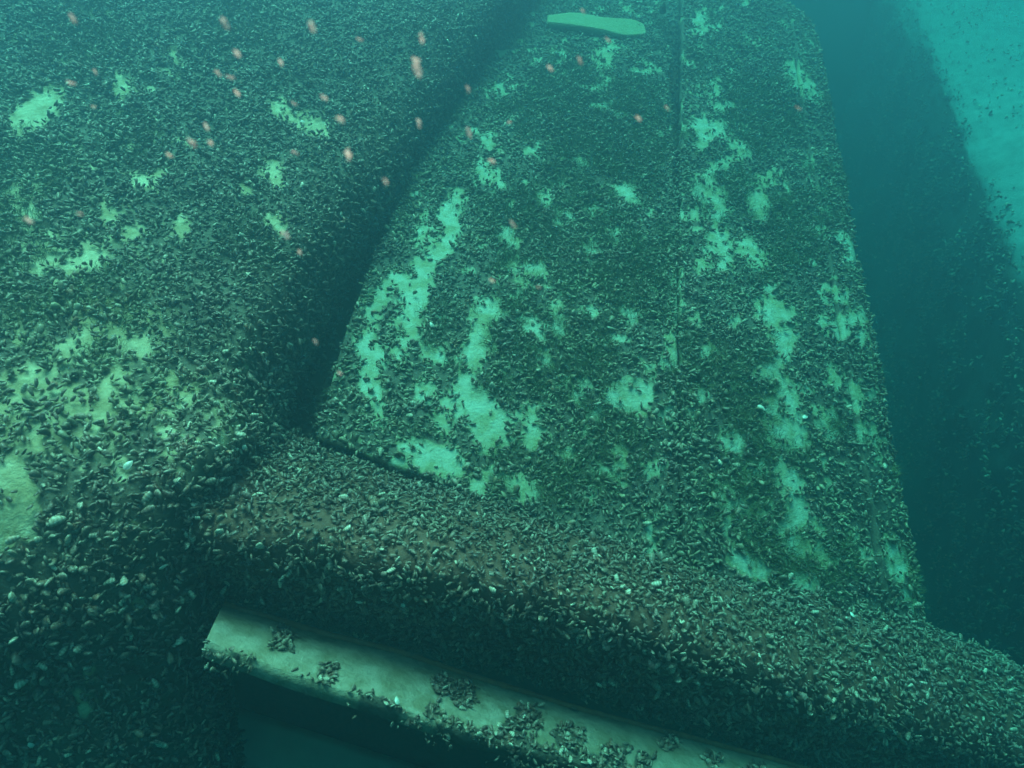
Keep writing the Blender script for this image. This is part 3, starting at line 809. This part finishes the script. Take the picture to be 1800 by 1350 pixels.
SHELLS = [
    (275, 997, 'h', .014, 2, 'bright white empty shell lying on the shaded lower hull plate, beside the beam end'),
    (62, 1307, 'h', .014, 2, 'small white shell low on the darkest part of the hull plate'),
    (1415, 733, 'p', .019, 2, 'open white shell with spread valves beside the long bare streak on the right-hand boards'),
    (1330, 713, 'p', .020, 1, 'narrow pale shell lying left of the spread white shell on the boards'),
    (803, 29, 'h', .026, 1, 'upright pale shell on the hull plate near the head of the dark crease'),
    (765, 580, 'p', .016, 1, 'shiny pale shell below the long curved bare streak on the panel'),
    (1128, 1234, 'b', .020, 2, 'cup-shaped cream shell on the underside of the beam above the rail'),
    (1046, 1245, 'b', .012, 1, 'tiny glinting white shell on the beam just above the rail'),
    (545, 1070, 'b', .014, 1, 'pale oval shell low on the dark beam near its rusty end'),
    (640, 1052, 'b', .014, 1, 'cream shell on the dark beam face, first to the right of the oval pale one'),
    (705, 1053, 'b', .013, 1, 'small cream shell on the dark beam face above the wide clean stretch of rail'),
    (690, 1262, 'r', .014, 1, 'round pale shell hanging in the fringe under the rail'),
    (1500, 535, 'p', .012, 1, 'small white shell near the outer rounded edge of the panel'),
    (538, 212, 'h', .014, 1, 'glinting white shell on the small bare streak high on the hull plate'),
    (420, 780, 'h', .018, 1, 'large pale shell on the lit ridge of the hull plate by the dark pocket'),
    (217, 830, 'h', .018, 1, 'long cream shell standing out on the silted middle of the hull plate'),
    (1500, 1090, 'b', .013, 1, 'white shell on the far top of the beam under the panel corner'),
    (1555, 1092, 'b', .013, 1, 'pale shell with an orange stain on the beam top near the dark gap'),
]
SURF = {'h': G_h, 'p': G_p, 'b': G_b, 'r': G_r}
for k, (x, y, s, ln, valves, lab) in enumerate(SHELLS):
    P, N = nearest(SURF[s], x, y)
    root = thing('empty_shell', lab, 'shell', P + N * .006, 'pale empty shells among the mussels')
    Rm = frames(N[None], np.array([k * 1.7]), np.array([.25]), np.array([0.0]))[0]
    for v in range(valves):
        V, F = shell_valve(k, (.55 if valves == 2 else .1) * (1 if v == 0 else -1))
        if v: V = V * [1, 1, -1] ; F = F[:, ::-1]
        Vw = (V * ln) @ Rm.T + np.array(root.location)
        link('valve', mesh_from('valve', Vw, F, M_SHELL, True), root)

# ------------------------------------------------------------------ orange specks adrift in the water
SPECKS = [  # x, y, length in px, depth, angle, label
    (732, 118, 44, .42, 70, 'largest orange speck adrift, a long flake in front of the dark crease'),
    (396, 41, 26, .40, 55, 'bright orange speck adrift near the top of the hull plate'),
    (417, 94, 24, .42, 40, 'orange speck with a pale tip drifting just below the bright one over the hull plate'),
    (548, 48, 26, .38, 60, 'faint pink speck drifting high over the hull plate, nearest the crease at the top'),
    (127, 32, 22, .45, 60, 'faint buff speck drifting at the upper outer part of the hull plate'),
    (493, 110, 20, .48, 55, 'dull orange speck drifting level with the largest flake, over the hull plate'),
    (384, 129, 18, .50, 40, 'left of two dull red specks drifting side by side over the hull plate'),
    (405, 136, 18, .50, 15, 'right of two dull red specks drifting side by side over the hull plate'),
    (416, 163, 20, .50, 50, 'dim brown speck drifting just below the pair of dull red specks'),
    (570, 172, 20, .48, 40, 'orange speck drifting just above the small bare streak on the hull plate'),
    (517, 182, 14, .55, 20, 'round dull red speck drifting at the head of the small bare streak'),
    (598, 210, 24, .42, 40, 'bright lilac and orange speck drifting at the tail of the small bare streak'),
    (167, 126, 14, .55, 50, 'small dull red speck drifting above the pale square patch on the hull plate'),
    (125, 146, 18, .5, 5, 'dull orange speck drifting beside the cream patch on the hull plate'),
    (165, 188, 13, .55, 20, 'small red speck drifting between the cream patch and the pale square patch'),
    (363, 222, 20, .5, 50, 'dim pinkish speck drifting in the middle of the upper hull plate'),
    (337, 251, 24, .45, 50, 'plump orange speck drifting left of its close twin over the hull plate'),
    (370, 252, 18, .45, 45, 'plump orange speck drifting right of its close twin over the hull plate'),
    (298, 273, 18, .5, 30, 'slim pale orange speck drifting below the plump twin specks'),
    (518, 268, 15, .5, 20, 'round orange speck drifting just above the ragged bare patch near the crease'),
    (140, 376, 16, .42, 10, 'bright round orange speck drifting over the green left part of the hull plate'),
    (51, 388, 22, .45, 30, 'cream speck drifting over the pale smear at the outer edge of the hull plate'),
    (501, 412, 22, .5, 40, 'orange speck drifting below the bare patch beside the dark crease'),
    (527, 443, 13, .5, 60, 'small bright orange speck drifting near the shaded edge of the hull plate'),
    (742, 68, 24, .45, 80, 'dull orange speck drifting above the largest flake'),
    (632, 69, 14, .5, 10, 'small ochre speck drifting at the top of the hull plate left of the largest flake'),
    (612, 271, 28, .42, 65, 'long pinkish speck drifting over the hull plate below the lilac one'),
    (736, 217, 20, .5, 75, 'brownish speck drifting in the dark crease below the largest flake'),
    (825, 233, 22, .5, 65, 'orange speck drifting at the crease side of the panel'),
    (677, 319, 15, .4, 50, 'small bright pink speck drifting in the middle of the dark crease'),
    (823, 157, 16, .5, 70, 'dim purple speck drifting in the upper dark crease'),
    (1019, 107, 18, .5, 65, 'orange speck drifting under the pale bar at the head of the panel'),
    (967, 120, 18, .5, 60, 'pale orange speck drifting below the left end of the pale bar'),
    (1068, 70, 13, .55, 40, 'small orange speck drifting touching the underside of the pale bar'),
    (1025, 20, 13, .55, 40, 'small dull speck drifting above the pale bar'),
    (895, 215, 10, .55, 10, 'tiny pink speck drifting over the upper panel near the crease'),
    (864, 284, 18, .5, 25, 'dull red speck drifting above the two short bare streaks on the panel'),
    (902, 394, 18, .5, 45, 'dull red speck drifting just above a rounded bare patch on the panel'),
    (1122, 208, 16, .5, 50, 'dim orange speck drifting over the dark middle of the upper panel'),
    (1172, 190, 12, .55, 45, 'small buff speck drifting by the upper seam of the panel'),
    (1403, 190, 13, .5, 15, 'small buff speck drifting over the upper right-hand board'),
    (865, 493, 14, .5, 35, 'pink speck drifting over the dark shells in the middle of the panel'),
    (947, 505, 9, .5, 30, 'tiny bright pink speck drifting under the bare patch in the middle of the panel'),
    (555, 601, 13, .5, 50, 'small orange speck drifting above the dark pocket'),
    (597, 656, 12, .5, 30, 'small orange speck drifting at the panel edge beside the dark pocket'),
]
def flake(seed):
    r = np.random.default_rng(seed)
    nr, ns = 7, 8
    V = [(-.5, 0, 0)]
    for i in range(1, nr):
        u = i / nr
        rad = .17 * math.sin(math.pi * u) ** .8 * (1 + .25 * r.standard_normal() * .6)
        off = .05 * r.standard_normal(2)
        for j in range(ns):
            a = 2 * math.pi * j / ns
            rr = rad * (1 + .15 * r.standard_normal())
            V.append((u - .5, off[0] + rr * math.cos(a), off[1] + .55 * rr * math.sin(a)))
    V.append((.5, 0, 0))
    F3, F4 = [], []
    last = len(V) - 1
    for j in range(ns):
        k = (j + 1) % ns
        F3.append((0, 1 + k, 1 + j)); F3.append((last, last - ns + j, last - ns + k))
        for i in range(nr - 2):
            a = 1 + i * ns
            F4.append((a + j, a + k, a + ns + k, a + ns + j))
    return np.array(V), [np.array(F4), np.array(F3)]
for k, (x, y, lpx, z, ang, lab) in enumerate(SPECKS):
    V, F = flake(k); z = z * .68
    ln = lpx / FPX * z
    a = math.radians(ang)
    ex = nrm(math.cos(a) * _right - math.sin(a) * _up + .3 * math.sin(k * 2.1) * _fwd)
    ey = nrm(np.cross(_fwd, ex)); ez = np.cross(ex, ey)
    me = mesh_from('drifting_speck', (V * ln) @ np.stack([ex, ey, ez]), F, M_SPECK, True)
    o = bpy.data.objects.new('drifting_speck', me)
    SC.collection.objects.link(o)
    o.location = unproject(x, y, z)
    o['label'] = lab; o['category'] = 'speck'; o['group'] = 'orange specks drifting in the water'

# ------------------------------------------------------------------ the water itself: one closed box of even haze
x0, x1, y0, y1, z0, z1 = -9, 10, -4, 13, -2.3, 1.98
hv = [(x, y, z) for x in (x0, x1) for y in (y0, y1) for z in (z0, z1)]
hf = [(0, 1, 3, 2), (4, 6, 7, 5), (0, 4, 5, 1), (2, 3, 7, 6), (0, 2, 6, 4), (1, 5, 7, 3)]
m = bpy.data.materials.new('water_haze'); m.use_nodes = True
t = m.node_tree; t.nodes.clear()
mo = t.nodes.new('ShaderNodeOutputMaterial')
pv = t.nodes.new('ShaderNodeVolumePrincipled')
pv.inputs['Color'].default_value = (.055, .145, .20, 1)
pv.inputs['Density'].default_value = .98
pv.inputs['Anisotropy'].default_value = .78
pv.inputs['Absorption Color'].default_value = (0, .60, .61, 1)
t.links.new(pv.outputs[0], mo.inputs['Volume'])
link('haze', mesh_from('haze', hv, np.array(hf), m, False), None, kind='stuff')
